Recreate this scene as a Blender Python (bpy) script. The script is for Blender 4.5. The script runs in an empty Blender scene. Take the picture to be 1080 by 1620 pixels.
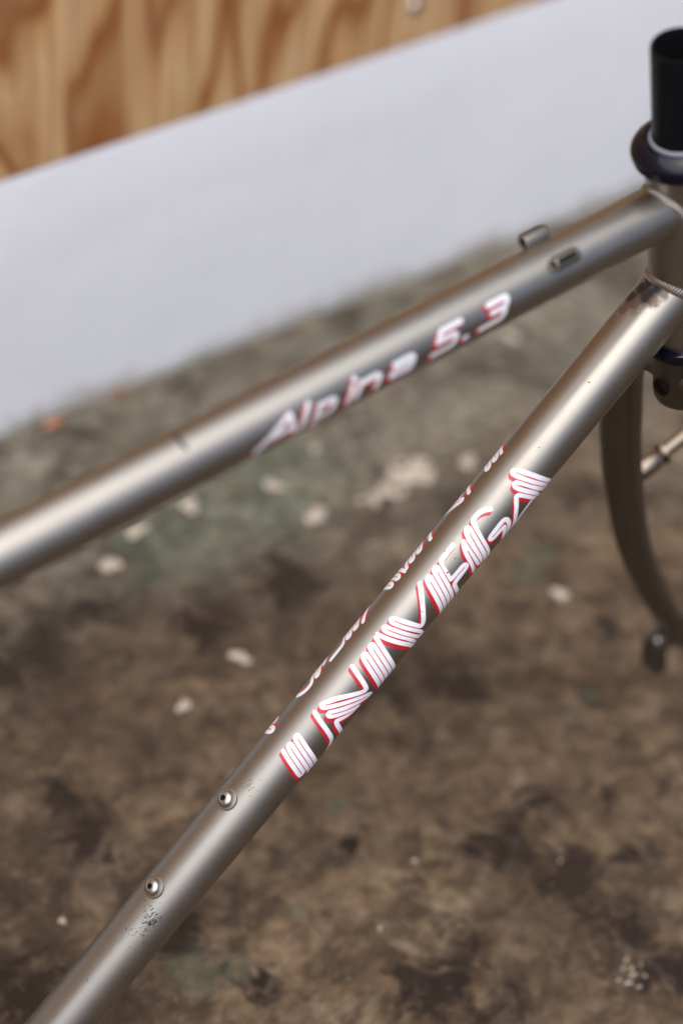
import bpy, bmesh, math, random
import numpy as np
from mathutils import Vector, Matrix

random.seed(7)
R = math.radians
scn = bpy.context.scene
C = scn.collection

# ------------------------------------------------------------------ camera, world, light, exposure
FLOOR = 0.455                       # head joint of the frame stands this far above the floor
cam_d = bpy.data.cameras.new('camera')
cam = bpy.data.objects.new('camera', cam_d); C.objects.link(cam)
rot = ((0.80494175, 0.31370777, -0.50364294), (-0.58593314, 0.55407442, -0.59134076), (0.09354748, 0.77109596, 0.62980941))
m = Matrix(rot).to_4x4(); m.translation = Vector((-0.6424342, -0.5013660, 0.4590644 + FLOOR))
cam.matrix_world = m
cam_d.sensor_fit = 'VERTICAL'; cam_d.sensor_height = 36; cam_d.sensor_width = 24
cam_d.lens = 2711.413 / 1620 * 36
cam_d.clip_start = 0.02; cam_d.clip_end = 60
cam_d.dof.use_dof = True; cam_d.dof.focus_distance = 0.931; cam_d.dof.aperture_fstop = 2.5
cam_d.dof.aperture_blades = 0
scn.camera = cam

SUN_DIR = Vector((-0.36, -0.30, 0.88)).normalized()     # towards the light
world = bpy.data.worlds.new('World'); scn.world = world; world.use_nodes = True
wn = world.node_tree; wn.nodes.clear()
sky = wn.nodes.new('ShaderNodeTexSky'); sky.sky_type = 'NISHITA'; sky.sun_disc = False
sky.sun_elevation = math.asin(SUN_DIR.z); sky.sun_rotation = math.atan2(SUN_DIR.x, SUN_DIR.y)
sky.air_density = 0.45; sky.dust_density = 3.5; sky.ozone_density = 1.0
bg = wn.nodes.new('ShaderNodeBackground'); bg.inputs[1].default_value = 0.085
wo = wn.nodes.new('ShaderNodeOutputWorld')
wn.links.new(sky.outputs[0], bg.inputs[0]); wn.links.new(bg.outputs[0], wo.inputs[0])

sun_d = bpy.data.lights.new('sun', 'SUN'); sun_d.energy = 1.35; sun_d.angle = R(88); sun_d.color = (0.90, 0.94, 0.985)
sun = bpy.data.objects.new('sun', sun_d); C.objects.link(sun)
sun.rotation_euler = SUN_DIR.to_track_quat('Z', 'Y').to_euler()

scn.view_settings.view_transform = 'Standard'; scn.view_settings.look = 'None'
scn.view_settings.gamma = 1; scn.view_settings.exposure = 1.33
scn.view_settings.use_curve_mapping = False

# ------------------------------------------------------------------ node helpers
class NT:
    def __init__(s, name):
        s.m = bpy.data.materials.new(name); s.m.use_nodes = True
        s.t = s.m.node_tree; s.t.nodes.clear()
        s.out = s.n('ShaderNodeOutputMaterial'); s.b = s.n('ShaderNodeBsdfPrincipled')
        s.l(s.b.outputs[0], s.out.inputs[0])
    def n(s, k, **kw):
        x = s.t.nodes.new(k)
        for a, v in kw.items(): setattr(x, a, v)
        return x
    def l(s, a, b): s.t.links.new(a, b)
    def v(s, sock, val):
        if isinstance(val, (int, float, tuple, list)): sock.default_value = val
        else: s.l(val, sock)
    def coord(s, scale=(1, 1, 1), loc=(0, 0, 0), kind='Object'):
        tc = s.n('ShaderNodeTexCoord'); mp = s.n('ShaderNodeMapping')
        mp.inputs['Scale'].default_value = scale; mp.inputs['Location'].default_value = loc
        s.l(tc.outputs[kind], mp.inputs[0]); return mp.outputs[0]
    def noise(s, vec, scale, detail=4, rough=0.55, dist=0.0, out='Fac'):
        x = s.n('ShaderNodeTexNoise'); s.l(vec, x.inputs['Vector'])
        x.inputs['Scale'].default_value = scale; x.inputs['Detail'].default_value = detail
        x.inputs['Roughness'].default_value = rough; x.inputs['Distortion'].default_value = dist
        return x.outputs[out]
    def ramp(s, fac, stops, interp='LINEAR'):
        x = s.n('ShaderNodeValToRGB'); s.l(fac, x.inputs[0]); r = x.color_ramp; r.interpolation = interp
        while len(r.elements) < len(stops): r.elements.new(0.5)
        for e, (p, c) in zip(r.elements, stops):
            e.position = p; e.color = (c, c, c, 1) if isinstance(c, (int, float)) else (*c, 1)
        return x.outputs[0]
    def mix(s, fac, a, b, mode='MIX'):
        x = s.n('ShaderNodeMix', data_type='RGBA', blend_type=mode)
        s.v(x.inputs[0], fac)
        for k, val in ((6, a), (7, b)):
            s.v(x.inputs[k], (*val, 1) if isinstance(val, tuple) and len(val) == 3 else val)
        return x.outputs[2]
    def math(s, op, a, b=0.0, clamp=False):
        x = s.n('ShaderNodeMath', operation=op, use_clamp=clamp)
        s.v(x.inputs[0], a); s.v(x.inputs[1], b); return x.outputs[0]
    def bump(s, h, strength, dist):
        x = s.n('ShaderNodeBump'); s.l(h, x.inputs['Height'])
        x.inputs['Strength'].default_value = strength; x.inputs['Distance'].default_value = dist
        s.l(x.outputs[0], s.b.inputs['Normal']); return x
    def spots(s, vec, pts, wob, wscale, lo=0.55, hi=1.0):
        """mask of worn or stained places: 1 inside, 0 outside, ragged edge"""
        nz = s.noise(vec, wscale, 5, 0.65)
        best = None
        for (x, y, z, r) in pts:
            d = s.n('ShaderNodeVectorMath', operation='DISTANCE'); s.l(vec, d.inputs[0]); d.inputs[1].default_value = (x, y, z)
            q = s.math('DIVIDE', d.outputs['Value'], r)
            best = q if best is None else s.math('MINIMUM', best, q)
        q = s.math('ADD', best, s.math('MULTIPLY', s.math('SUBTRACT', nz, 0.5), wob))
        return s.ramp(s.math('MULTIPLY', q, 0.5), [(lo * .5, 1.0), (hi * .5, 0.0)])
    def set(s, **kw):
        for k, val in kw.items():
            sock = s.b.inputs[k.replace('_', ' ')]
            s.v(sock, (*val, 1) if isinstance(val, tuple) and len(val) == 3 and sock.type == 'RGBA' else val)
        return s.m

def paint_mat(name, chip=False, dark=(0.312, 0.286, 0.246), light=(0.352, 0.325, 0.283)):
    t = NT(name); v = t.coord()
    flake = t.noise(v, 2600, 2, 0.6)
    cloud = t.noise(v, 14, 3, 0.5)
    col = t.mix(cloud, dark, light)
    col = t.mix(t.ramp(flake, [(0.35, 0.0), (0.7, 1.0)]), t.mix(0.25, col, (0.16, 0.15, 0.135)), col)
    rough = t.ramp(t.noise(v, 60, 4, 0.6), [(0.3, 0.38), (0.7, 0.43)])
    metal = 1.0
    if chip:
        P = lambda q: (q[0] - BASE.x, q[1] - BASE.y, q[2] - BASE.z)
        rust = t.spots(v, [(*P(dt_pt(-20, 3)), .0075), (*P(dt_pt(-27, -2)), .0085), (*P(dt_pt(-34, -6)), .006), (*P(dt_pt(-15, 5)), .006)], 1.8, 170)
        blk = t.spots(v, [(*P(dt_pt(-22.5, 1.2)), .0036), (*P(dt_pt(-19.5, 1.4)), .0032), (*P(dt_pt(-14, -3)), .0066), (*P(dt_pt(-19, -5)), .0060), (*P(dt_pt(-15, 3)), .0035), (*P(dt_pt(-26, -8)), .005)], 1.3, 260)
        col = t.mix(t.math('MULTIPLY', rust, 0.88), col, (0.070, 0.036, 0.014))
        col = t.mix(blk, col, (0.012, 0.011, 0.016))
        metal = t.math('SUBTRACT', 1.0, t.math('MULTIPLY', t.math('MAXIMUM', rust, blk), 0.85), True)
    t.bump(flake, 0.06, 0.0002)
    return t.set(Base_Color=col, Metallic=metal, Roughness=rough, Coat_Weight=0.05, Coat_Roughness=0.2)

# ------------------------------------------------------------------ mesh helpers
def mm(v): return Vector(v) * 0.001
def new_obj(name, verts, faces, mat, parent=None, smooth=True, sharp=35):
    off = BASE if parent is not None else Vector((0, 0, 0))
    me = bpy.data.meshes.new(name)
    me.from_pydata([tuple(Vector(q) - off) for q in verts], [], faces)
    if smooth:
        me.polygons.foreach_set('use_smooth', [True] * len(me.polygons))
        me.set_sharp_from_angle(angle=R(sharp))
    me.materials.append(mat); me.update()
    o = bpy.data.objects.new(name, me); C.objects.link(o)
    if parent is not None: o.parent = parent
    return o
def frame_of(d):
    d = d.normalized(); e = d.cross(Vector((0, 1, 0)))
    if e.length < 0.05: e = d.cross(Vector((1, 0, 0)))
    e.normalize(); return d, e, d.cross(e).normalized()
def lathe(prof, o, d, n=72, close=False):
    """prof: (radius, height) pairs turned about axis d through o"""
    d, e, g = frame_of(d); V = []; F = []
    for r, h in prof:
        for i in range(n):
            a = 2 * math.pi * i / n
            V.append(o + d * h + (e * math.cos(a) + g * math.sin(a)) * r)
    k = len(prof)
    for j in range(k - 1 + (1 if close else 0)):
        for i in range(n):
            a, b = j * n + i, j * n + (i + 1) % n
            c, e2 = ((j + 1) % k) * n + (i + 1) % n, ((j + 1) % k) * n + i
            F.append((a, b, c, e2))
    return V, F
def sweep(pts, rad, n=32, cap=True, closed=False):
    """tube along points with a radius at each"""
    pts = [Vector(q) for q in pts]; V = []; F = []; k = len(pts)
    prev = None
    for j, q in enumerate(pts):
        a = pts[(j - 1) % k] if (closed or j) else q
        b = pts[(j + 1) % k] if (closed or j < k - 1) else q
        d = (b - a).normalized()
        if prev is None: _, e, g = frame_of(d)
        else:
            e = (prev - d * prev.dot(d)).normalized(); g = d.cross(e)
        prev = e
        r = rad[j] if isinstance(rad, (list, tuple)) else rad
        for i in range(n):
            t = 2 * math.pi * i / n; V.append(q + (e * math.cos(t) + g * math.sin(t)) * r)
    for j in range(k - (0 if closed else 1)):
        for i in range(n):
            F.append((j * n + i, j * n + (i + 1) % n, ((j + 1) % k) * n + (i + 1) % n, ((j + 1) % k) * n + i))
    if cap and not closed:
        F.append(tuple(range(n))[::-1]); F.append(tuple((k - 1) * n + i for i in range(n)))
    return V, F
def smooth_path(P, it=2):
    P = [np.array(q, float) for q in P]
    for _ in range(it):
        Q = [P[0]]
        for a, b in zip(P[:-1], P[1:]): Q += [a * .75 + b * .25, a * .25 + b * .75]
        P = Q + [P[-1]]
    return P
def spline(P, n=8):
    P = [np.array(q, float) for q in P]; Q = [2 * P[0] - P[1]] + P + [2 * P[-1] - P[-2]]; out = []
    for i in range(1, len(Q) - 2):
        a, b, c, d = Q[i - 1:i + 3]
        for k in range(n):
            t = k / n
            out.append(.5 * (2 * b + (c - a) * t + (2 * a - 5 * b + 4 * c - d) * t * t + (3 * b - a - 3 * c + d) * t ** 3))
    return out + [P[-1]]
def grid_box(x0, x1, y0, y1, z0, z1):
    V = [(x, y, z) for z in (z0, z1) for y in (y0, y1) for x in (x0, x1)]
    return V, [(0, 2, 3, 1), (4, 5, 7, 6), (0, 1, 5, 4), (2, 6, 7, 3), (0, 4, 6, 2), (1, 3, 7, 5)]
def bevelled(name, V, F, mat, w, parent=None, seg=3):
    o = new_obj(name, V, F, mat, parent, smooth=True, sharp=60)
    bm = bmesh.new(); bm.from_mesh(o.data)
    bmesh.ops.bevel(bm, geom=bm.edges[:], offset=w, segments=seg, affect='EDGES', profile=0.6)
    bm.to_mesh(o.data); bm.free()
    o.data.polygons.foreach_set('use_smooth', [True] * len(o.data.polygons)); o.data.set_sharp_from_angle(angle=R(50))
    return o

# ------------------------------------------------------------------ bicycle frame geometry (mm, from the head joint)
BETA, ALPHA, HEAD = R(45.54), R(10.62), R(72.41)
Y = Vector((0, 1, 0)); UP0 = Vector((0, 0, FLOOR))
d_dt = Vector((math.cos(BETA), 0, math.sin(BETA))); n_dt = Vector((-math.sin(BETA), 0, math.cos(BETA)))
d_tt = Vector((math.cos(ALPHA), 0, math.sin(ALPHA))); n_tt = Vector((-math.sin(ALPHA), 0, math.cos(ALPHA)))
a_ht = Vector((-math.cos(HEAD), 0, math.sin(HEAD))); h_ht = Vector((math.sin(HEAD), 0, math.cos(HEAD)))
R_DT, R_TT, R_HT = 15.9, 14.0, 18.0
O_TT = a_ht * 51.6
BB = -d_dt * 610.2                                    # bottom bracket centre
BASE = Vector((BB.x * .001, 0, 0))
def W(v): return Vector(v) * 0.001 + UP0            # frame mm -> world m
def on_tube(o, d, n, r, s, t):
    return W(o + d * s + (n * math.cos(t / r) - Y * math.sin(t / r)) * r)
def dt_pt(s, t, lift=0.0):
    f = t / R_DT; return W(d_dt * s + (n_dt * math.cos(f) - Y * math.sin(f)) * (R_DT + lift))
def tt_pt(s, t, lift=0.0):
    f = t / R_TT; return W(O_TT + d_tt * s + (n_tt * math.cos(f) - Y * math.sin(f)) * (R_TT + lift))

# ------------------------------------------------------------------ setting: floor
def floor_mat():
    t = NT('weathered concrete'); v = t.coord()
    big = t.noise(v, 3.2, 5, 0.6, 0.6); mid = t.noise(v, 11, 6, 0.62, 0.5); fine = t.noise(v, 70, 5, 0.65); grit = t.noise(v, 420, 3, 0.6)
    brown = t.mix(t.ramp(mid, [(0.36, 0.0), (0.64, 1.0)]), (0.078, 0.050, 0.029), (0.190, 0.130, 0.078))
    grey = t.mix(t.ramp(mid, [(0.35, 0.0), (0.7, 1.0)]), (0.130, 0.114, 0.078), (0.265, 0.240, 0.180))
    sep = t.n('ShaderNodeSeparateXYZ'); t.l(v, sep.inputs[0])
    edge = t.math('ADD', t.math('ADD', sep.outputs[1], t.math('MULTIPLY', sep.outputs[0], 0.10)), t.math('MULTIPLY', t.math('SUBTRACT', big, 0.5), 0.55))
    clean = t.ramp(t.math('MULTIPLY', edge, 1.0), [(0.24, 0.0), (0.40, 1.0)])
    col = t.mix(clean, brown, grey)
    stain = t.ramp(t.noise(v, 10, 9, 0.70, 1.3), [(0.50, 0.0), (0.60, 1.0)])
    blot = t.ramp(t.noise(t.coord((1.0, 1.9, 1), (3, 1, 0)), 21, 8, 0.68, 0.8), [(0.53, 0.0), (0.62, 1.0)])
    col = t.mix(t.math('MULTIPLY', stain, 0.62), col, (0.024, 0.015, 0.010))
    col = t.mix(t.math('MULTIPLY', blot, 0.5), col, (0.026, 0.017, 0.012))
    lightp = t.ramp(t.noise(t.coord((1, 1, 1), (7, 4, 0)), 16, 8, 0.66, 0.6), [(0.55, 0.0), (0.68, 1.0)])
    col = t.mix(t.math('MULTIPLY', lightp, 0.65), col, (0.27, 0.20, 0.13))
    damp = t.spots(v, [(-.023, .009, 0, .028), (-.011, -.044, 0, .032), (.019, .023, 0, .021), (-.011, -.081, 0, .028), (-.103, -.047, 0, .018), (-.149, .358, 0, .037),
                       (-.006, .305, 0, .032), (-.084, .295, 0, .028), (-.217, .333, 0, .037), (-.354, .077, 0, .032), (.035, .153, 0, .028), (-.006, .162, 0, .023), (-.271, .161, 0, .021),
                       (-.267, .204, 0, .018), (-.119, .064, 0, .008), (-.006, -.131, 0, .023), (-.231, -.001, 0, .016), (-.143, -.057, 0, .028), (.046, -.047, 0, .018), (.191, .135, 0, .011), (-.257, .078, 0, .023)], 0.9, 24, 0.15, 1.5)
    dn = t.math('ADD', t.noise(v, 24, 10, 0.74, 0.9), t.math('MULTIPLY', damp, 0.20))
    col = t.mix(t.ramp(dn, [(0.565, 0.0), (0.65, 0.96)]), col, (0.013, 0.009, 0.007))
    broad = t.spots(v, [(-.16, .33, 0, .13), (-.03, .30, 0, .11), (-.27, .30, 0, .14), (.03, .16, 0, .09), (-.30, .17, 0, .10), (-.02, -.05, 0, .08), (-.36, .07, 0, .08)], 0.9, 9, 0.25, 1.1)
    col = t.mix(t.math('MULTIPLY', broad, 0.5), col, (0.030, 0.019, 0.012))
    m40 = t.noise(v, 42, 6, 0.7, 0.4)
    col = t.mix(t.ramp(m40, [(0.38, 0.45), (0.52, 0.0)]), col, (0.030, 0.020, 0.013))
    col = t.mix(t.ramp(m40, [(0.56, 0.0), (0.70, 0.35)]), col, (0.25, 0.20, 0.14))
    moss = t.spots(v, [(.200, .227, 0, .020), (.173, .215, 0, .018), (-.104, .096, 0, .010), (-.266, .033, 0, .022), (-.24, .02, 0, .014), (.10, .075, 0, .010), (.125, .085, 0, .008), (.05, .43, 0, .10), (-.05, .39, 0, .07), (-.18, .035, 0, .008)], 1.5, 45)
    col = t.mix(t.math('MULTIPLY', moss, 0.30), col, (0.085, 0.13, 0.085))
    col = t.mix(t.ramp(fine, [(0.36, 0.55), (0.6, 0.0)]), col, (0.03, 0.022, 0.015))
    col = t.mix(t.ramp(t.noise(v, 150, 3, 0.6), [(0.66, 0.0), (0.76, 0.55)]), col, (0.30, 0.26, 0.21))
    h = t.math('ADD', t.math('MULTIPLY', fine, 0.7), t.math('ADD', t.math('MULTIPLY', grit, 0.25), t.math('MULTIPLY', mid, 1.3)))
    t.bump(h, 0.55, 0.004)
    rough = t.ramp(mid, [(0.3, 0.55), (0.7, 0.85)])
    return t.set(Base_Color=col, Roughness=rough, Specular_IOR_Level=0.12)
V = []; F = []; N = 60
for j in range(N + 1):
    for i in range(N + 1):
        x = -3 + 6 * i / N; y = -3 + 6 * j / N
        V.append((x, y, 0))
for j in range(N):
    for i in range(N):
        a = j * (N + 1) + i; F.append((a, a + 1, a + N + 2, a + N + 1))
floor = new_obj('floor', V, F, floor_mat()); floor['kind'] = 'structure'

# pale worn patches and bits of aggregate lying proud of the concrete
def patch_mat():
    t = NT('pale aggregate'); v = t.coord()
    col = t.mix(t.noise(v, 90, 4, 0.6), (0.30, 0.245, 0.18), (0.50, 0.43, 0.34))
    t.bump(t.noise(v, 300, 4, 0.6), 0.5, 0.001)
    return t.set(Base_Color=col, Roughness=0.85)
M_PATCH = patch_mat()
PATCH = [(180, 374, 15, 10), (166, 366, 13, 9), (184, 360, 9, 7), (160, 378, 8, 5), (192, 380, 6, 4), (140, 360, 12, 6), (124, 357, 8, 5), (113, 361, 5, 3), (151, 352, 5, 3), (176, 388, 4, 3), (67, 364, 11, 8), (58, 415, 8, 7), (-74, 421, 9, 7), (-113, 395, 9, 7), (229, 358, 9, 7),
         (396, 494, 9, 7), (183, 183, 7, 6), (-82, 254, 8, 5), (-146, 232, 5.5, 5), (-19, 427, 10, 7), (-25, -121, 3.6, .9), (-20, -110, 2.6, .8), (-32, -124, 2.8, .9), (-22, -117, 2.2, .7), (-27, -114, 1.6, .6),
         (-28, -130, 1.8, .7), (-15, -118, 1.5, .6), (-36, -119, 1.5, .6), (-19, -126, 1.3, .5), (-89, 28, 1.6, 1.2), (-3, -25, 1.3, 1.0), (-314, 110, 3, 2), (-143, -4, 1.6, 1.2), (120, 440, 5, 4)]
for ip, (x, y, rx, ry) in enumerate(PATCH):
    n = 22; ph = random.random() * 6; V = []; F = []; ang = random.random() * 3
    for ring, (k, z) in enumerate(((1.0, -.0005), (.86, .0007), (.5, .0012))):
        for i in range(n):
            a = 2 * math.pi * i / n
            w = 1 + .22 * math.sin(2 * a + ph) + .16 * math.sin(3 * a + ph * 3) + .11 * math.sin(5 * a + ph * 2) + .12 * random.uniform(-1, 1)
            px, py = math.cos(a) * rx * w * k, math.sin(a) * ry * w * k
            V.append(((x + px * math.cos(ang) - py * math.sin(ang)) * .001, (y + px * math.sin(ang) + py * math.cos(ang)) * .001, z + random.uniform(0, .0004) + .00006 * (ip % 10)))
    for j in range(2):
        for i in range(n): F.append((j * n + i, j * n + (i + 1) % n, (j + 1) * n + (i + 1) % n, (j + 1) * n + i))
    F.append(tuple(2 * n + i for i in range(n)))
    o = new_obj('pale_patch', V, F, M_PATCH); o.parent = floor

# ------------------------------------------------------------------ setting: white plinth wall and plywood sheet above it
WALL_ANG = math.atan(0.078091); WALL_Y = 0.597125
def wall_frame(o):
    o.location = (0, WALL_Y, 0); o.rotation_euler = (0, 0, WALL_ANG)
def white_mat():
    t = NT('white masonry paint'); v = t.coord()
    a = t.noise(v, 3.5, 5, 0.55); b = t.noise(v, 26, 6, 0.6)
    col = t.mix(a, (0.68, 0.685, 0.71), (0.80, 0.79, 0.785))
    col = t.mix(t.ramp(b, [(0.62, 0.0), (0.80, 0.35)]), col, (0.58, 0.56, 0.53))
    sep = t.n('ShaderNodeSeparateXYZ'); t.l(v, sep.inputs[0])
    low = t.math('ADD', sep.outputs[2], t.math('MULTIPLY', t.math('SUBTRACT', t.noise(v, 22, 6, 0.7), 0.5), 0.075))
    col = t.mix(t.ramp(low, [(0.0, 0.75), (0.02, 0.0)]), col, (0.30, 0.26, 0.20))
    t.bump(t.math('ADD', t.noise(v, 9, 4, 0.5), t.math('MULTIPLY', b, 0.3)), 0.35, 0.006)
    return t.set(Base_Color=col, Roughness=0.62, Specular_IOR_Level=0.35)
top = lambda x: 0.2485 + 0.044 * x
x0, x1 = -2.9, 2.9
V = [(x0, 0, -.02), (x1, 0, -.02), (x1, .22, -.02), (x0, .22, -.02), (x0, 0, top(x0)), (x1, 0, top(x1)), (x1, .22, top(x1)), (x0, .22, top(x0))]
F = [(0, 3, 2, 1), (4, 5, 6, 7), (0, 1, 5, 4), (1, 2, 6, 5), (2, 3, 7, 6), (3, 0, 4, 7)]
V = V[:4] + [(x, y, max(z, .10)) for x, y, z in V[4:]]
wall = bevelled('plinth_wall', V, F, white_mat(), 0.0025)
wall_frame(wall); wall['label'] = 'low white painted plinth wall standing along the back of the concrete floor'; wall['category'] = 'wall'

def ply_mat():
    t = NT('plywood'); v = t.coord()
    mp = t.n('ShaderNodeMapping'); mp.inputs['Scale'].default_value = (1, 1, 0.34); t.l(v, mp.inputs[0])
    warp = t.noise(mp.outputs[0], 5.0, 3, 0.5, 0.3)
    sep = t.n('ShaderNodeSeparateXYZ'); t.l(v, sep.inputs[0])
    g = t.math('ADD', t.math('MULTIPLY', sep.outputs[0], 5.0), t.math('MULTIPLY', warp, 10.0))
    ring = t.math('FRACT', g)
    band = t.ramp(ring, [(0.0, (0.38, 0.165, 0.055)), (0.14, (0.64, 0.37, 0.160)), (0.45, (0.76, 0.50, 0.250)), (0.72, (0.64, 0.36, 0.145)), (0.90, (0.29, 0.088, 0.018)), (1.0, (0.38, 0.145, 0.040))])
    fib = t.n('ShaderNodeMapping'); fib.inputs['Scale'].default_value = (1, 1, 0.03); t.l(v, fib.inputs[0])
    f1 = t.noise(fib.outputs[0], 120, 5, 0.7)
    col = t.mix(t.ramp(f1, [(0.38, 0.6), (0.60, 0.0)]), band, (0.33, 0.15, 0.055))
    col = t.mix(t.ramp(t.noise(mp.outputs[0], 9, 3, 0.5), [(0.5, 0.0), (0.75, 0.25)]), col, (0.62, 0.42, 0.24))
    t.bump(f1, 0.2, 0.0006)
    return t.set(Base_Color=col, Roughness=0.5, Specular_IOR_Level=0.4)
ply = bpy.data.objects.new('plywood_panel', None); C.objects.link(ply); wall_frame(ply)
ply['label'] = 'orange brown plywood sheet fixed above the white plinth wall'; ply['category'] = 'plywood'
g = 0.0015
V = [(x0, -.0008, max(top(x0), .10) + g), (x1, -.0008, top(x1) + g), (x1, .030, top(x1) + g), (x0, .030, max(top(x0), .10) + g), (x0, -.0008, 1.6), (x1, -.0008, 1.6), (x1, .030, 1.6), (x0, .030, 1.6)]
o = bevelled('sheet', V, F, ply_mat(), 0.0012, seg=2); o.parent = ply
def metal(name, col, rough, metallic=1.0, **kw):
    t = NT(name); v = t.coord()
    r = t.ramp(t.noise(v, 500, 3, 0.6), [(0.3, max(rough - .06, .03)), (0.7, rough + .06)])
    return t.set(Base_Color=col, Metallic=metallic, Roughness=r, **kw)
M_STEEL = metal('zinc plated steel', (0.58, 0.55, 0.51), 0.22)
M_BOSS = metal('bronze coloured steel', (0.27, 0.215, 0.16), 0.30)
M_BOLT = metal('brushed bolt steel', (0.46, 0.43, 0.39), 0.30)
sx, sz = .330, .300
V, Fs = lathe([(.0001, .0032), (.0035, .0030), (.0058, .0022), (.0070, .0008), (.0072, 0)], Vector((sx, -.0008, sz)), Vector((0, -1, 0)), 28)
o = new_obj('screw', V, Fs, M_STEEL); o.parent = ply

# ------------------------------------------------------------------ the bicycle frame
M_PAINT = paint_mat('champagne grey metallic paint')
M_PAINT_DT = paint_mat('champagne grey metallic paint, chipped at the weld', chip=True)
M_FORK_SHADED = paint_mat('frame paint with fork shade painted in', dark=(0.155, 0.142, 0.122), light=(0.185, 0.170, 0.148))  # frame paint with its colour darkened, imitating dark reflections on the fork
def plain(name, col, rough, **kw):
    t = NT(name); v = t.coord()
    c = t.mix(t.noise(v, 120, 4, 0.6), tuple(x * .85 for x in col), tuple(min(1, x * 1.15) for x in col))
    r = t.ramp(t.noise(v, 300, 3, 0.6), [(0.3, max(.03, rough - .05)), (0.7, rough + .05)])
    return t.set(Base_Color=c, Roughness=r, **kw)
M_BLACK = plain('black anodised alloy', (0.003, 0.003, 0.008), 0.13, Specular_IOR_Level=0.28)
M_STEER = plain('black painted steel', (0.004, 0.004, 0.005), 0.30, Specular_IOR_Level=0.12)
M_SEAL = plain('grey rubber seal', (0.20, 0.215, 0.24), 0.55)
M_DARK = plain('painted bore shade', (0.008, 0.007, 0.006), 0.7, Specular_IOR_Level=0.06)  # near-black colour standing in for shade inside holes, slots and sockets
M_WHITE = plain('white decal', (0.70, 0.705, 0.73), 0.36, Coat_Weight=0.15, Coat_Roughness=0.25)
M_GREYW = plain('worn white decal', (0.62, 0.62, 0.63), 0.4)
M_RED = plain('red decal', (0.42, 0.010, 0.018), 0.33, Coat_Weight=0.15, Coat_Roughness=0.25)
M_SCR = plain('bare scratched metal', (0.018, 0.018, 0.020), 0.6, Specular_IOR_Level=0.1)

bike = bpy.data.objects.new('bicycle_frame', None); C.objects.link(bike); bike.location = BASE
bike['label'] = 'champagne grey metal bicycle frame with fork, red and white lettering on its tubes'; bike['category'] = 'bicycle frame'

def tube(name, A, B, r, mat, parent=bike, n=96, seg=24):
    A, B = W(A), W(B)
    V, F = sweep([A.lerp(B, i / seg) for i in range(seg + 1)], r * .001, n, cap=True)
    return new_obj(name, V, F, mat, parent)
head = new_obj('head_tube', *lathe([(.0155, -.039), (R_HT * .001, -.039), (R_HT * .001, -.0375), (R_HT * .001, .0775), (R_HT * .001, .079), (.0155, .079)], W((0, 0, 0)), a_ht, 96), M_PAINT, bike)
dt = tube('down_tube', d_dt * 3, BB, R_DT, M_PAINT_DT)
SEAT = R(73)
d_st = Vector((-math.cos(SEAT), 0, math.sin(SEAT)))
# top tube runs down to the seat tube
den = d_tt.x * d_st.z - d_tt.z * d_st.x
dv = BB - O_TT; s_seat = (dv.x * d_st.z - dv.z * d_st.x) / den
P_ST = O_TT + d_tt * s_seat
tt = tube('top_tube', O_TT - d_tt * 2, P_ST, R_TT, M_PAINT)
st = tube('seat_tube', BB, P_ST + d_st * 45, 14.3, M_PAINT, n=64)
V, Fs = lathe([(.014, -.034), (.0175, -.034), (.0195, -.032), (.0195, .032), (.0175, .034), (.014, .034), (.014, -.034)], W(BB), Y, 64)
new_obj('bottom_bracket_shell', V, Fs, M_PAINT, bike)
AX = BB + Vector((-425, 0, 38))
for s in (-1, 1):
    P = spline([BB + Vector((-12, s * 20, 0)), BB + Vector((-90, s * 34, 9)), BB + Vector((-250, s * 56, 23)), AX + Vector((12, s * 66, 0))], 8)
    V, Fs = sweep([W(Vector(q)) for q in P], .010, 28); new_obj('chain_stay', V, Fs, M_PAINT, bike)
    P = spline([P_ST + Vector((-8, s * 14, -12)), P_ST + Vector((-60, s * 38, -90)), AX + Vector((70, s * 62, 160)), AX + Vector((6, s * 66, 12))], 8)
    V, Fs = sweep([W(Vector(q)) for q in P], .008, 28); new_obj('seat_stay', V, Fs, M_PAINT, bike)
    pr = [(-22, 14), (8, 20), (20, 4), (12, -16), (4, -18), (4, -2), (-6, -2), (-8, -18), (-18, -10)]
    V = [W(AX + Vector((x, s * 66 + dy, z))) for dy in (-2.5, 2.5) for x, z in pr]; k = len(pr)
    Fs = [tuple(range(k)), tuple(range(2 * k - 1, k - 1, -1))] + [(i, (i + 1) % k, k + (i + 1) % k, k + i) for i in range(k)]
    new_obj('rear_dropout', V, Fs, M_PAINT, bike, smooth=False)

# weld beads where the tubes meet the head tube
def weld(name, o, d, n, r, ripples):
    K = 300; V = []; F = []
    def hit(q):
        qp = q - a_ht * q.dot(a_ht); dp = d - a_ht * d.dot(a_ht)
        A, B, Cc = dp.dot(dp), 2 * qp.dot(dp), qp.dot(qp) - R_HT ** 2
        return (-B - math.sqrt(max(B * B - 4 * A * Cc, 0))) / (2 * A)
    for i in range(K):
        f = 2 * math.pi * i / K; u = n * math.cos(f) - Y * math.sin(f)
        rip = abs(math.sin(ripples * f / 2)); wv = .35 * math.sin(3 * f + 1) + .25 * math.sin(7 * f)
        for dr, ds, k in ((.01, -2.5 + wv * .6, 0), (.40, -2.1 + wv * .6, .18), (.80, -1.3, .50), (1.05, -.6, .55), (1.5, .1, .28), (2.1, .4, 0)):
            rr = min(r + dr, R_HT - .15); q = o + u * (rr + k * rip)
            s_ = hit(o + u * rr) + ds - (k * rip * .6)
            V.append(W(q + d * s_))
    m_ = 6
    for i in range(K):
        for j in range(m_ - 1):
            a, b = i * m_ + j, ((i + 1) % K) * m_ + j
            F.append((a, a + 1, b + 1, b))
    return new_obj(name, V, F, M_PAINT, bike, sharp=80)
weld('weld_bead', O_TT, d_tt, n_tt, R_TT, 58)
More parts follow.
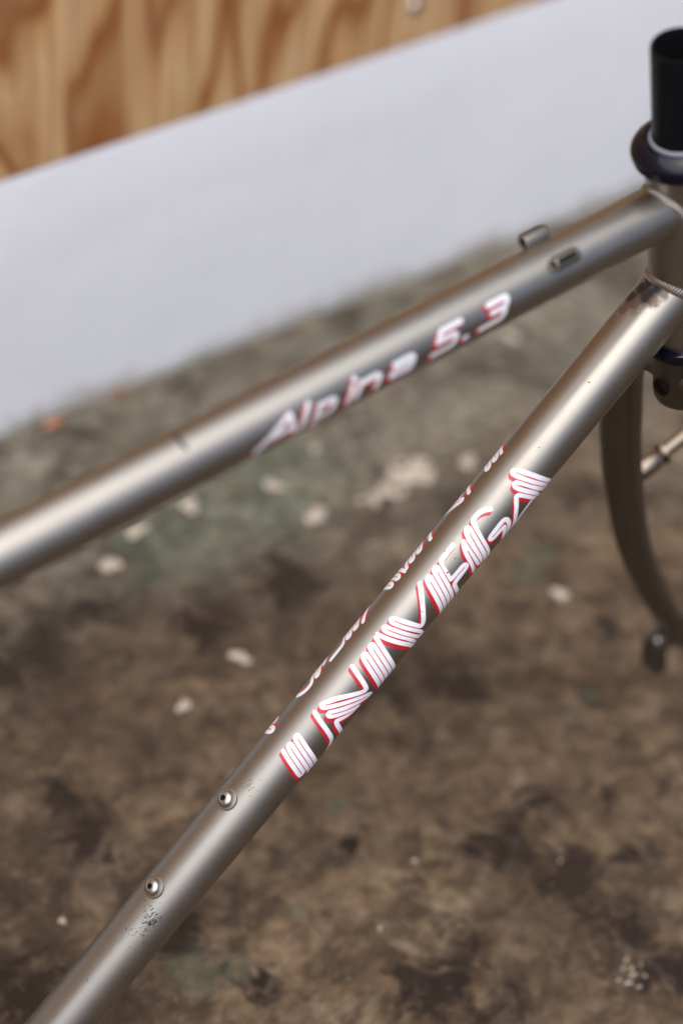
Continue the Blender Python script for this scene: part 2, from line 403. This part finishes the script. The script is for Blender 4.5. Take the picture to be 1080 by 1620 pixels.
weld('weld_bead', Vector((0, 0, 0)), d_dt, n_dt, R_DT, 66)

# headset
P_UP = [(.0160, .0905), (.0166, .0925), (.0182, .0928), (.0203, .0918), (.0234, .0890), (.0248, .0866), (.0251, .0848), (.0249, .0836), (.0238, .0831), (.0238, .0825), (.0242, .0818), (.0240, .0806), (.0228, .0796), (.0195, .0790), (.0160, .0790)]
cup = new_obj('headset_cup', *lathe(P_UP, W((0, 0, 0)), a_ht, 96), M_BLACK, bike)
new_obj('headset_seal', *lathe([(.0143, .0918), (.0143, .0932), (.0149, .0937), (.0156, .0934), (.0161, .0924), (.0158, .0915), (.0143, .0918)], W((0, 0, 0)), a_ht, 80), M_SEAL, bike)
P_LO = [(.0160, -.0388), (.0195, -.0388), (.0214, -.0400), (.0221, -.0418), (.0221, -.0445), (.0216, -.0462), (.0200, -.0472), (.0160, -.0474)]
new_obj('headset_cup', *lathe(P_LO, W((0, 0, 0)), a_ht, 96), M_BLACK, bike)

# fork
def fk(a, h, y): return W(a_ht * a + h_ht * h + Y * y)
fork = new_obj('fork', *lathe([(.0001, -.083), (.0125, -.083), (.0145, -.0868), (.0160, -.0872), (.0167, -.0850), (.0167, -.0500), (.0178, -.0482), (.0160, -.0474)], W((0, 0, 0)), a_ht, 80), M_FORK_SHADED, bike)
fork['label'] = 'crown of the rigid fork below the head tube'
new_obj('steerer_tube', *lathe([(.0143, -.060), (.0143, .1440), (.0140, .1450), (.0128, .1450), (.0125, .1445), (.0125, .0)], W((0, 0, 0)), a_ht, 80), M_STEER, fork)
for s in (1, -1):
    P = spline([(-68, 0, 6), (-69, 0, 20), (-74, -1, 34), (-86, -2, 44), (-106, -3, 49), (-140, -4, 50), (-168, -5, 50), (-200, -4.6, 50), (-266, 1, 50), (-324, 13.5, 50), (-372, 28, 50), (-392, 35, 50)], 8)
    n = len(P); rr = []
    for q in P:
        u = min(max((-q[0] - 110) / 280, 0), 1); rr.append((13.6 - 4.6 * u ** 1.3) * .001)
    rr[-1] *= .6; rr[-2] *= .85
    V, Fs = sweep([fk(q[0], q[1], q[2] * s) for q in P], rr, 40)
    new_obj('fork_blade', V, Fs, M_FORK_SHADED, fork)
    pr = [(-384, 40), (-380, 24), (-392, 12), (-408, 8), (-424, 9), (-438, 17), (-441, 23), (-434, 27), (-420, 25), (-414, 30), (-420, 38), (-432, 42), (-434, 47), (-424, 50), (-404, 50)]
    V = [fk(a, h, s * 50 + dy) for dy in (-3, 3) for a, h in pr]; k = len(pr)
    Fs = [tuple(range(k)), tuple(range(2 * k - 1, k - 1, -1))] + [(i, (i + 1) % k, k + (i + 1) % k, k + i) for i in range(k)]
    o = bevelled('fork_dropout', V, Fs, M_FORK_SHADED, .0008, fork, 2)
    V, Fs = lathe([(.0001, .002), (.0030, .0022), (.0048, .0012), (.0052, -.001)], fk(-400, 20, s * 50 - 3.2), -Y, 24)
    new_obj('eyelet_bolt', V, Fs, M_STEEL, fork)
    # cantilever brake boss on the front of the blade
    dirv = (h_ht * 1.0 + a_ht * .10).normalized()
    V, Fs = lathe([(.0001, -.003), (.0066, -.003), (.0072, .001), (.0072, .0120), (.0062, .0135), (.0056, .0160), (.0074, .0166), (.0074, .0190), (.0048, .0200), (.0046, .0440), (.0038, .0450), (.0001, .0450)], fk(-206, 11, s * 50), dirv, 40)
    new_obj('brake_boss', V, Fs, M_BOSS, fork)
# dark rimmed disc on the crown's back, coloured for the bore's shade
V, Fs = lathe([(.0001, .0005), (.0036, .0005), (.0040, .0014), (.0046, .0016), (.0053, .0012), (.0056, -.002)], fk(-73, -16.5, 0), -h_ht, 32)
o = new_obj('brake_bolt_hole', V, Fs, M_DARK, fork)

# cable stops on the top tube
for s in (-1, 1):
    f = s * R(42); nn = n_tt * math.cos(f) - Y * math.sin(f); b = nn.cross(d_tt)
    c = O_TT + d_tt * -88 + nn * (R_TT + 3.0)
    V = []; n = 40; L = 7.6
    prof = [(2.3, -L + 2), (2.3, -L), (3.3, -L), (3.9, -L + .6), (3.9, L - 2.5), (3.5, L - .8), (2.6, L), (1.3, L), (1.3, L - 3)]
    V, Fs = lathe([(r * .001, h * .001) for r, h in prof], W(c), d_tt, n)
    st_ = new_obj('cable_stop', V, Fs, M_PAINT, tt)
    new_obj('cable_hole_shade', *lathe([(.0001, -.0066), (.0023, -.0066), (.00232, -.0050)], W(c), d_tt, 32), M_DARK, tt)  # dark disc painting the shade inside the cable entry
    V, Fs = grid_box(-6.6, 6.6, -2.6, 2.6, -3.2, 0)
    V = [W(c + d_tt * x + b * y + nn * z) for x, y, z in V]
    bevelled('cable_stop_foot', V, Fs, M_PAINT, .0006, tt, 2)
    V, Fs = grid_box(-7.0, 4.2, -1.3, 1.3, 1.6, 4.06)
    V = [W(c + d_tt * x + b * y + nn * z) for x, y, z in V]
    new_obj('cable_slot_shade', V, Fs, M_DARK, tt, smooth=False)  # solid dark block drawn in place of a shaded slot

# bottle cage bolts on the down tube: dome head with hex socket
for s in (-372, -436):
    c = W(d_dt * s + n_dt * R_DT)
    new_obj('boss_ring', *lathe([(.0001, .0003), (.0057, .0004), (.0062, .0002), (.0065, -.0006)], c, n_dt, 40), M_PAINT, dt)
    prof = [(.0046, .0004), (.0049, .0010), (.0048, .0018), (.0042, .0029), (.0031, .0036), (.0019, .0039)]
    V, Fs = lathe([(r, h) for r, h in prof], c, n_dt, 48)
    d_, e_, g_ = frame_of(n_dt)
    base = len(V); last = base - 48
    for hgt in (.0039, .0020):
        for i in range(48):
            a = 2 * math.pi * i / 48; k = (a % (math.pi / 3)) - math.pi / 6
            r = .00152 / math.cos(k); V.append(c + d_ * hgt + (e_ * math.cos(a) + g_ * math.sin(a)) * r)
    for lo, hi in ((last, base), (base, base + 48)):
        for i in range(48): Fs.append((lo + i, lo + (i + 1) % 48, hi + (i + 1) % 48, hi + i))
    new_obj('cage_bolt', V, Fs, M_BOLT, dt)
    new_obj('hex_socket_shade', *lathe([(.0001, .0021), (.00175, .0021)], c, n_dt, 24), M_DARK, dt)  # dark disc painting the shade at the socket bottom

# ------------------------------------------------------------------ lettering: strokes turned into thin film on the tubes
def stroke_field(strokes, X, T, w, shifts=((0, 0),)):
    D = np.full(X.shape, 1e9)
    for P in strokes:
        P = np.array(P)
        for (a, b) in zip(P[:-1], P[1:]):
            ab = b - a; L = ab @ ab + 1e-12
            for (ds, dtt) in shifts:
                px, pt = X - a[0] - ds, T - a[1] - dtt
                u = np.clip((px * ab[0] + pt * ab[1]) / L, 0, 1)
                D = np.minimum(D, np.hypot(px - u * ab[0], pt - u * ab[1]))
    return w / 2 - D
def film(name, strokes, w, shifts, pt, lift, mat, parent, step, cuts=None, cw=.56):
    A = np.concatenate([np.array(P) for P in strokes])
    lo = A.min(0) - w - 3; hi = A.max(0) + w + 3
    xs = np.arange(lo[0], hi[0], step); ts = np.arange(lo[1], hi[1], step)
    X, T = np.meshgrid(xs, ts, indexing='ij'); Fv = stroke_field(strokes, X, T, w, shifts)
    if cuts: Fv = np.minimum(Fv, -stroke_field(cuts, X, T, cw))
    ins = Fv > 0; V = []; F = []; key = {}
    def corner(i, j):
        k = (i, j)
        if k not in key: key[k] = len(V); V.append(pt(xs[i], ts[j], lift))
        return key[k]
    def cross(i, j, i2, j2):
        k = (min((i, j), (i2, j2)), max((i, j), (i2, j2)))
        if k not in key:
            f1, f2 = Fv[i, j], Fv[i2, j2]; u = f1 / (f1 - f2)
            key[k] = len(V); V.append(pt(xs[i] + (xs[i2] - xs[i]) * u, ts[j] + (ts[j2] - ts[j]) * u, lift))
        return key[k]
    any_ = ins[:-1, :-1] | ins[1:, :-1] | ins[1:, 1:] | ins[:-1, 1:]
    for i, j in zip(*np.nonzero(any_)):
        cs = ((i, j), (i, j + 1), (i + 1, j + 1), (i + 1, j)); poly = []
        for k in range(4):
            a, b = cs[k], cs[(k + 1) % 4]
            if ins[a]: poly.append(corner(*a))
            if ins[a] != ins[b]: poly.append(cross(*a, *b))
        if len(poly) > 2: F.append(tuple(poly))
    o = new_obj(name, V, F, mat, parent, sharp=180)
    return o
LET = {"U":[[[-331.06,7.6],[-337.43,25.3],[-337.05,26.6],[-335.35,26.8],[-334.44,25.6],[-328.46,9.0],[-327.2,7.9],[-325.7,7.8],[-325.36,9.0],[-334.36,34]],[[-331.26,34],[-322.26,9.0],[-321.1,7.7],[-319.5,7.6],[-319.09,8.8],[-328.16,34]]],"N":[[[-303.81,7.13],[-305.97,13.77],[-307.76,19.71],[-310.39,26.3],[-313,29.5],[-318,33]],[[-271.47,7.03],[-273.39,13.51],[-276.07,21.22],[-277.89,22.29],[-282.97,17.57],[-287.36,13.85],[-290.98,10.94],[-296.39,8.05],[-298.15,7.39],[-299.05,7.99],[-298.34,9.65],[-290.85,15.33],[-283.15,21.46],[-278.9,25.92],[-277.76,28.07],[-279.27,28.48],[-284.7,24.08],[-292.48,18.21],[-298.24,13.72],[-299.78,13.37],[-300.62,14.13],[-299.77,15.69],[-294.52,20.09],[-289.26,24.44]],[[-287.52,26.05],[-294.71,23.83],[-299.71,20.17],[-301.46,20.21],[-304.51,29.2],[-306.5,34]]],"I":[[[-273.38,35],[-264.61,9.2],[-263.4,7.9],[-261.8,7.8],[-261.44,9],[-270.28,35]],[[-267.18,35],[-258.27,8.8],[-257.2,7.6],[-255.6,7.5],[-255.14,8.7],[-264.08,35]],[[-251.39,6.8],[-260.98,35]]],"V":[[[-213.95,6.41],[-217.13,10.17],[-220.75,13.81],[-225.3,18.51],[-229.71,23.17],[-231.94,23.42],[-233.76,16.2],[-235.92,10.74],[-237.4,7.4],[-238.65,6.79],[-239.44,7.78],[-238.92,9.96],[-237.31,15.17],[-234.9,21.83],[-233.77,28.45],[-236.3,29.5],[-238.0,28.6],[-237.45,28.64],[-239.39,19.93],[-241.01,14.96],[-242.47,9.63],[-243.57,6.94],[-244.85,6.67],[-245.27,8.03],[-244.63,10.75],[-242.72,16.43],[-240.56,22.84],[-241.5,30]],[[-249.17,6.3],[-248.39,9.94],[-247.19,14.16],[-245.34,19.55],[-243.61,25.68],[-243.8,30],[-243,34]]],"E":[[[-220.73,35],[-210.67,9.2],[-209.4,7.8],[-207.8,7.7],[-207.49,9],[-217.63,35]],[[-214.53,35],[-204.31,8.8],[-203.2,7.5],[-201.6,7.4],[-201.17,8.7],[-211.43,35]],[[-186.68,6.91],[-192.37,7.08],[-198.21,7.25],[-200.15,12.22],[-202.08,17.99],[-201.08,18.53],[-196.46,18.62],[-191.13,18.61],[-190.63,19.83],[-191.42,21.06],[-196.8,21.37],[-202.49,21.74],[-203.58,23.58],[-206,32]]],"G":[[[-159.33,10.02],[-161.36,8.15],[-163.94,6.85],[-167.37,6.26],[-170.35,6.81],[-172.09,10.52],[-175.13,17.81],[-178.04,27.48],[-181,33]],[[-182.26,31.53],[-178.16,17.93],[-175.51,10.95],[-174.27,7.88],[-174.82,6.81],[-176.27,7.13],[-177.77,9.05],[-179.94,15.4],[-182.5,22.97],[-184.11,28.26],[-185.63,29.43],[-186.44,27.26],[-184.49,20.51],[-182.2,13.78],[-180.9,10.75],[-181.52,10.17],[-182.9,11.17],[-185.27,14.27],[-187.08,18.52],[-188.79,24.09],[-191,29]],[[-165.49,32.33],[-160.7,27.49],[-158.4,23.5],[-158.12,20.54],[-160.48,19.71],[-166.52,19.96],[-171.18,20.23],[-172.07,21.47],[-170.76,22.65],[-165.68,22.73],[-162.57,23.0],[-161.78,24.13],[-164.35,26.84],[-168,32.5]]],"A":[[[-128.12,29.34],[-129.85,20.47],[-131.6,14.98],[-133.57,9.69],[-135.09,6.86],[-136.75,6.32],[-137.45,7.46],[-136.51,10.77],[-134.96,15.05],[-132.89,21.1],[-131.21,28.76],[-130.5,33]],[[-132.99,32.6],[-136.22,19.36],[-137.83,14.68],[-139.2,11.99],[-140.63,11.32],[-141.76,11.86],[-141.82,13.85],[-140.16,18.36],[-137.64,25.17],[-138,33]],[[-139.75,29.43],[-142.18,20.44],[-143.94,17.24],[-145.26,16.55],[-146.64,17.3],[-149.82,20.86],[-153.48,24.48],[-157.99,30.52],[-162,34]],[[-142.86,28.25],[-147.88,28.94],[-153.22,29.93],[-158,33]]]}
LINES = {"U":[[[-328.57,5.0],[-336.2,26.2]],[[-327.13,9.6],[-336.63,36.0]],[[-322.37,5.0],[-333.53,36.0]],[[-320.85,9.4],[-330.43,36.0]]],"I":[[[-263.47,10.4],[-272.51,37.0]],[[-258.53,5.0],[-269.41,37.0]],[[-257.13,10.0],[-266.31,37.0]],[[-252.33,5.0],[-263.21,37.0]]],"E":[[[-209.59,10.4],[-219.96,37.0]],[[-204.38,5.0],[-216.86,37.0]],[[-203.23,10.0],[-213.76,37.0]],[[-198.18,5.0],[-210.66,37.0]],[[-192.42,19.89],[-197.68,19.82],[-202.3,19.73],[-203.25,18.72]]],"V":[[[-238.09,8.76],[-236.34,14.35],[-234.6,19.12],[-232.88,25.13],[-233.2,29.0]],[[-241.63,7.3],[-241.26,9.28],[-240.25,11.7],[-238.3,17.42],[-236.47,23.63],[-235.8,28.0]],[[-244.08,8.81],[-242.75,13.1],[-241.08,18.52],[-239.51,23.46],[-238.6,33.0]],[[-248.14,5.42],[-246.89,10.01],[-245.16,15.12],[-243.41,20.78],[-242.22,24.87],[-241.5,33.0]]],"N":[[[-297.02,9.13],[-289.97,14.6],[-284.16,19.14],[-278.75,24.09]],[[-300.15,10.43],[-298.46,11.82],[-293.25,15.93],[-286.78,20.84],[-280.28,26.67]],[[-298.89,14.95],[-293.77,19.38],[-287.45,24.32],[-282.51,28.16]],[[-301.33,17.38],[-299.59,18.48],[-294.88,22.14],[-289.34,26.81],[-284.5,28.0]]],"G":[[[-171.55,4.51],[-172.38,7.68],[-175.68,16.04],[-179.72,29.32],[-183.5,33.0]],[[-176.35,9.93],[-179.69,18.21],[-182.92,28.96],[-186.0,32.0]],[[-180.3,8.07],[-180.31,10.13],[-182.57,17.02],[-185.58,28.91]],[[-184.24,15.17],[-185.86,19.36],[-187.77,24.39],[-191.0,30.0]],[[-170.23,21.55],[-165.56,21.62],[-161.55,21.78],[-160.41,22.38],[-160.68,24.58],[-162.72,27.7],[-166.0,32.0]]],"A":[[[-135.7,8.19],[-134.28,13.03],[-132.32,18.74],[-129.97,26.15],[-129.6,32.0]],[[-139.92,6.78],[-138.73,9.89],[-137.89,11.92],[-136.14,16.87],[-133.79,23.22],[-132.0,30.0]],[[-140.53,12.89],[-139.01,17.25],[-137.21,22.32],[-135.76,27.75],[-135.6,33.0]],[[-145.47,13.81],[-143.7,14.78],[-142.5,16.66],[-140.46,22.26],[-138.9,27.39],[-138.8,33.0]]]}
D_SH = (-2.3, .5)
SH = [(D_SH[0] * k, D_SH[1] * k) for k in (.03, .35, .68, 1.0)]
S_MID = -232
turn = Matrix.Translation(W(d_dt * S_MID) - BASE) @ Matrix.Rotation(math.pi, 4, n_dt) @ Matrix.Translation(-(W(d_dt * S_MID) - BASE))
for ch in 'UNIVEGA':
    st_ = [smooth_path(P, 2) for P in LET[ch]]
    a = film('letter', st_, 2.72, [(0, 0)], dt_pt, .075, M_WHITE, dt, .2, [smooth_path(P, 1) for P in LINES[ch]])
    b = film('letter_shadow', st_, 2.75, SH, dt_pt, .04, M_RED, dt, .3)
    for o in (a, b):                                # the same word on the far side of the tube, reading the other way
        c = o.copy(); C.objects.link(c); c.parent = dt; c.matrix_basis = turn
GL = {'A': [[(0, .3), (14.5, 10.2), (21.2, .3)], [(8, 3.4), (18.5, 3.4)]], 'l': [[(0, 0), (0, 10.3)]],
      'p': [[(0, -2.4), (0, 7)], [(0, 6.6), (7, 6.6), (9.2, 5.4), (9.2, 2), (7, .8), (0, .8)]], 'i': [[(0, 0), (0, 7)], [(0, 9.8), (0, 10.2)]],
      'n': [[(0, 0), (0, 7)], [(0, 6.6), (9, 6.6), (11.5, 5.3), (11.5, 0)]],
      'a': [[(1, 6.8), (10.5, 6.8), (12.8, 5.5), (12.8, 0)], [(12.8, .6), (3, .6), (1, 1.6), (1, 2.8), (3, 3.9), (12.8, 3.9)]],
      '5': [[(13.5, 10.2), (2, 10.2), (1, 6.0), (11, 6.0), (12.8, 4.8), (12.8, 1.8), (11, .6), (0, .6)]], '.': [[(0, .7), (1.6, .7)]],
      '3': [[(1.5, 10.2), (12, 10.2), (13.6, 9), (13.6, 7), (12, 5.8), (5, 5.8), (12, 5.8), (13.6, 4.6), (13.6, 2), (12, .6), (0, .6)]]}
for ch, s0 in zip('Alpina5.3', (-271, -246.3, -238.8, -220.4, -215.8, -197.6, -172, -153, -143.3)):
    st_ = [smooth_path([(s0 + x + .6 * y, 25.4 - .0186 * (s0 + 271 + x) - y * 1.0) for x, y in P], 0) for P in GL[ch]]
    film('letter', st_, 2.7, [(0, 0)], tt_pt, .075, M_GREYW, tt, .4)
    film('letter_shadow', st_, 3.0, [(k * -1.9, k * 0.9) for k in (.35, .7, 1)], tt_pt, .04, M_RED, tt, .45)

# scratches and stone chips in the paint of the down tube and top tube: slivers of film, too many to pick apart
def slivers(name, lst, pt, parent, lift):
    V = []; F = []
    for (s, t, L, w, ang) in lst:
        ca, sa = math.cos(ang), math.sin(ang); k0 = len(V)
        P = [(-.5, 0), (-.2, .5), (.15, .42), (.5, .05), (.2, -.5), (-.25, -.38)]
        for x, y in P:
            x = x * L * random.uniform(.85, 1.15); y = y * w * random.uniform(.6, 1.2)
            V.append(pt(s + x * ca - y * sa, t + x * sa + y * ca, lift + random.uniform(0, .006)))
        F.append(tuple(range(k0, k0 + 6)))
    o = new_obj(name, V, F, M_SCR, parent, smooth=False); o['kind'] = 'stuff'
L = []
for k in range(46): L.append((random.gauss(-450.5, 2.6), random.gauss(11, 2.4), random.uniform(1.2, 4.4), random.uniform(.2, .62), random.gauss(.35, .25)))
for k in range(26): L.append((random.gauss(-462, 4.0), random.gauss(9.5, 2.8), random.uniform(.6, 2.2), random.uniform(.18, .5), random.uniform(0, 3)))
for k in range(14): L.append((random.gauss(-448, 3.0), random.gauss(6.5, 2.2), random.uniform(.5, 1.8), random.uniform(.12, .3), random.uniform(0, 3)))
for k in range(16): L.append((random.gauss(-357, 3), random.gauss(5.5, 2), random.uniform(.8, 2.8), random.uniform(.14, .34), random.gauss(.4, .4)))
for k in range(90): L.append((random.uniform(-545, -30), random.uniform(-6, 26), random.uniform(.2, .8), random.uniform(.12, .34), random.uniform(0, 3)))
for q in ((-200, 14, 1.5, 1.0, .5), (-191.5, 12.3, 1.0, .6, 0), (-192, 5.7, 1.3, .5, 2.6), (-136, 16, .8, .6, 1), (-118, 9, 1.2, .5, 1), (-75, 7.3, 1.7, .7, 1.1), (-354, -2, .8, .8, 0), (-500, 5, 2.5, .3, 2.4), (-225, 17, 2.4, .35, .9), (-278, 16.5, .9, .8, 0)): L.append(q)
slivers('paint_scratches', L, dt_pt, dt, .09)
L = [(-301 + .3 * math.sin(k), k, 1.7, 2.3, 1.57) for k in (-2.5, -1.2, 0, 1.2, 2.5, 3.8, 5, 6.2, 7.4)]
for k in range(20): L.append((random.uniform(-330, -40), random.uniform(-8, 20), random.uniform(.2, .7), random.uniform(.12, .3), random.uniform(0, 3)))
slivers('paint_scratches', L, tt_pt, tt, .05)

# ------------------------------------------------------------------ leaves at the foot of the wall
def leaf_mat(name, c1, c2):
    t = NT(name); v = t.coord()
    return t.set(Base_Color=t.mix(t.noise(v, 220, 4, 0.6), c1, c2), Roughness=0.7)
def leaf(x, y, L, wd, ang, mat, label):
    V = []; F = []; n, k = 13, 7
    for side in (0, 1):
        for i in range(n):
            u = i / (n - 1); w = wd * math.sin(math.pi * u) ** .7 * (1 - .25 * u)
            for j in range(k):
                q = (j / (k - 1) - .5) * 2
                V.append(((u - .5) * L, q * w * .5, .0025 + .30 * wd * abs(q) ** 1.6 + .06 * L * math.sin(3 * u) + .0007 * side))
    for side in (0, 1):
        b = side * n * k
        for i in range(n - 1):
            for j in range(k - 1):
                f = (b + i * k + j, b + i * k + j + 1, b + (i + 1) * k + j + 1, b + (i + 1) * k + j)
                F.append(f if side else f[::-1])
    blade = new_obj('blade', V, F, mat)
    e = bpy.data.objects.new('dry_leaf', None); C.objects.link(e); e.location = (x, y, 0); e.rotation_euler = (0, 0, ang)
    blade.parent = e
    V, F = sweep([(L * .48, 0, .003), (L * .62, .001, .004), (L * .78, .003, .003)], .0006, 8)
    o = new_obj('stalk', V, F, mat); o.parent = e
    e['label'] = label; e['category'] = 'leaf'
leaf(-.066, .574, .024, .013, .3, leaf_mat('orange dry leaf', (0.40, 0.19, 0.10), (0.26, 0.12, 0.07)), 'larger orange dry leaf lying at the foot of the white wall')
leaf(.008, .588, .015, .009, 1.0, leaf_mat('reddish dry leaf', (0.33, 0.14, 0.07), (0.24, 0.09, 0.05)), 'smaller dull reddish dry leaf touching the white wall')
